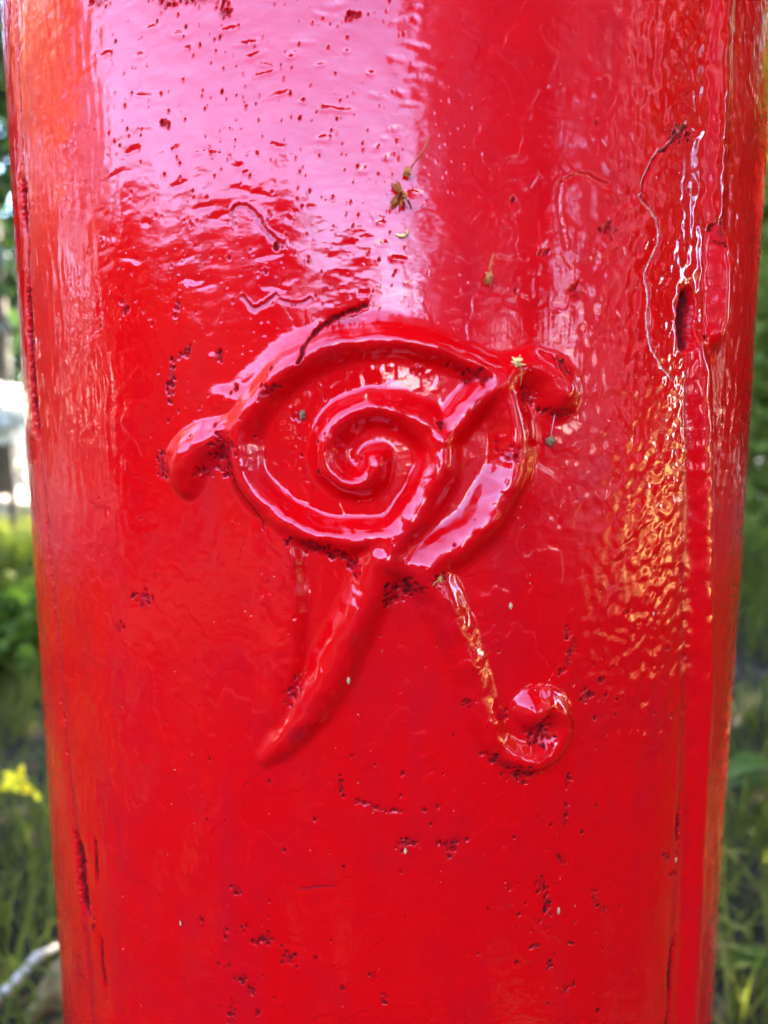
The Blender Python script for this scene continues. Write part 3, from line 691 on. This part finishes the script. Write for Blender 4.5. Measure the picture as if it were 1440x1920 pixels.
# grass tufts
def grass(n, xr, yr, hgt, wid, seed, skip=0.24):
    rs_ = np.random.RandomState(seed)
    x = rs_.uniform(*xr, n); y = rs_.uniform(*yr, n)
    dens = perlin(x*2.2, y*2.2, 4) + 0.5*perlin(x*6, y*6, 6)
    keep = (np.hypot(x, y) > skip) & (dens > -0.22); x, y = x[keep], y[keep]; n = len(x)
    h = hgt*(0.5+rs_.rand(n)); a = rs_.rand(n)*6.283; lean = h*(0.2+0.9*rs_.rand(n)); wv = wid*(0.6+0.8*rs_.rand(n))
    dx, dy = np.cos(a), np.sin(a); px, py = -dy, dx
    V_ = []
    for t, ww in ((0, 1.), (.4, .95), (.75, .7), (1., .08)):
        cx_ = x + dx*lean*t*t; cy_ = y + dy*lean*t*t; cz_ = h*(t - 0.35*t*t*(lean/h))
        for s in (-1, 1): V_.append(np.stack([cx_+px*wv*ww*s*.5, cy_+py*wv*ww*s*.5, np.maximum(cz_, .003)], -1))
    V_ = np.stack(V_, 1).reshape(-1, 3); b = (np.arange(n)*8)[:, None, None]
    Q_ = (b + np.array([[0,1,3,2],[2,3,5,4],[4,5,7,6]])[None]).reshape(-1, 4)
    return V_, Q_
v, q = grass(42000, (-3.2, 3.2), (-.1, 5.5), .14, .006, 3)
tag(np_mesh('grass', v, q, M_GRASS), 'rough shaded grass growing round the foot of the box', 'grass', kind='stuff')

def weed(name, label, p, n, L, mat, seed, hgt):
    rg = random.Random(seed); t = tag(empty(name, p), label, 'weed')
    for i in range(n):
        a = rg.uniform(0, 6.28); el = rg.uniform(.15, .7); hz = hgt*rg.uniform(.3, 1)
        d = Vector((math.cos(a), math.sin(a), 0)); s = Vector((-d.y, d.x, 0)); ll = L*rg.uniform(.7, 1.2); vs, fs_ = [], []
        for k, (tt, ww) in enumerate([(0, .05), (.2, .75), (.45, 1), (.7, .75), (.88, .4), (1, .03)]):
            base = d*(ll*tt + .02) + Vector((0, 0, hz + ll*(el*tt - .7*tt*tt)))
            for q_ in (-1, 0, 1): vs.append(base + s*q_*ll*.24*ww + Vector((0, 0, abs(q_)*ll*.05*ww)))
        for k in range(5):
            for q_ in range(2): fs_.append((3*k+q_, 3*k+q_+1, 3*k+q_+4, 3*k+q_+3))
        mesh_obj('leaf', vs, fs_, mat, t)
    tube('stem', [(0,0,0),(0.004,0,hgt*.5),(0,0.004,hgt)], .003, mat, t)
    return t
p = ground_at(1440, 1440, .12); weed('broadleaf_weed', 'bright green broad-leaved weed beside the right of the box', (p.x+.05, p.y, 0), 11, .14, M_LEAF, 1, .16)
p = ground_at(1450, 1830, .03); weed('broadleaf_weed', 'small dark green weed low in the grass right of the box', (p.x+.03, p.y, 0), 8, .07, M_LEAF, 2, .04)
p = ground_at(20, 1230, .1); weed('broadleaf_weed', 'large green-leaved weed left of the box behind the yellow flowers', (p.x-.08, p.y+.1, 0), 14, .2, M_LEAF, 3, .22)
p = ground_at(25, 1240, .1); tree('leafy_bush', 'small dark leafy bush left of the box behind the yellow blossoms', 'shrub', (p.x-.12, p.y+.15, 0), (.22,.2,.13), .13, 1500, .06, M_LEAF, 38, .012)
p = ground_at(10, 1120, .15); weed('broadleaf_weed', 'yellowish broad-leaved weed near the boulders', (p.x-.1, p.y, 0), 12, .16, M_YEL, 4, .08)
def sunlit_sprig(label, p, seed):
    rg = random.Random(seed); t = tag(empty('yellow_flower', p), label, 'flower')
    tube('stem', [(0,0,0),(.01,0,.1),(.03,0,.2)], .002, M_LEAF, t)
    for i in range(3):
        c = Vector((.03+rg.uniform(-.045,.02), rg.uniform(-.02,.02), .2+rg.uniform(-.03,.03)-.02*i*.3))
        petals('blossom', c, .022, 7, M_SUNLEAF, t, seed*10+i, -.3)
p = ground_at(66, 1452, .2); sunlit_sprig('cluster of bright yellow blossoms left of the box', (p.x-.03, p.y, 0), 3)  # yellow petals stand in for a leaf lit by the sun
# fallen twig and curled dry leaf near the foot of the box
p0, p1 = ground_at(20, 1850, .05), ground_at(118, 1770, .03)
tag(tube('fallen_twig', [p0-(p1-p0)*.6, p0, (p0+p1)/2+Vector((0,0,.012)), p1, p1+(p1-p0)*.4], [.004,.007,.007,.005,.003], M_STONE, None, 8), 'grey weathered fallen twig lying in grass left of the box', 'twig')
p = ground_at(92, 1885, .05); vs, fs_ = [], []
for i in range(13):
    t_ = i/12; wv = .055*math.sin(math.pi*(t_*.93+.05))**.7
    for k in range(9):
        q_ = k/4-1; vs.append(Vector((p.x-.02+t_*.08-.014*q_*q_, p.y+q_*wv*.55, .03+.03*t_+.045*q_*q_*math.sin(math.pi*t_)+.006*math.sin(9*t_+5*q_))))
for i in range(12):
    for k in range(8): fs_.append((i*9+k, i*9+k+1, i*9+k+10, i*9+k+9))
lf = mesh_obj('dry_leaf', vs, fs_, M_DRY)
so = lf.modifiers.new('thick', 'SOLIDIFY'); so.thickness = .0012
tag(lf, 'curled pale brown dead leaf lying near the foot of the box', 'leaf')
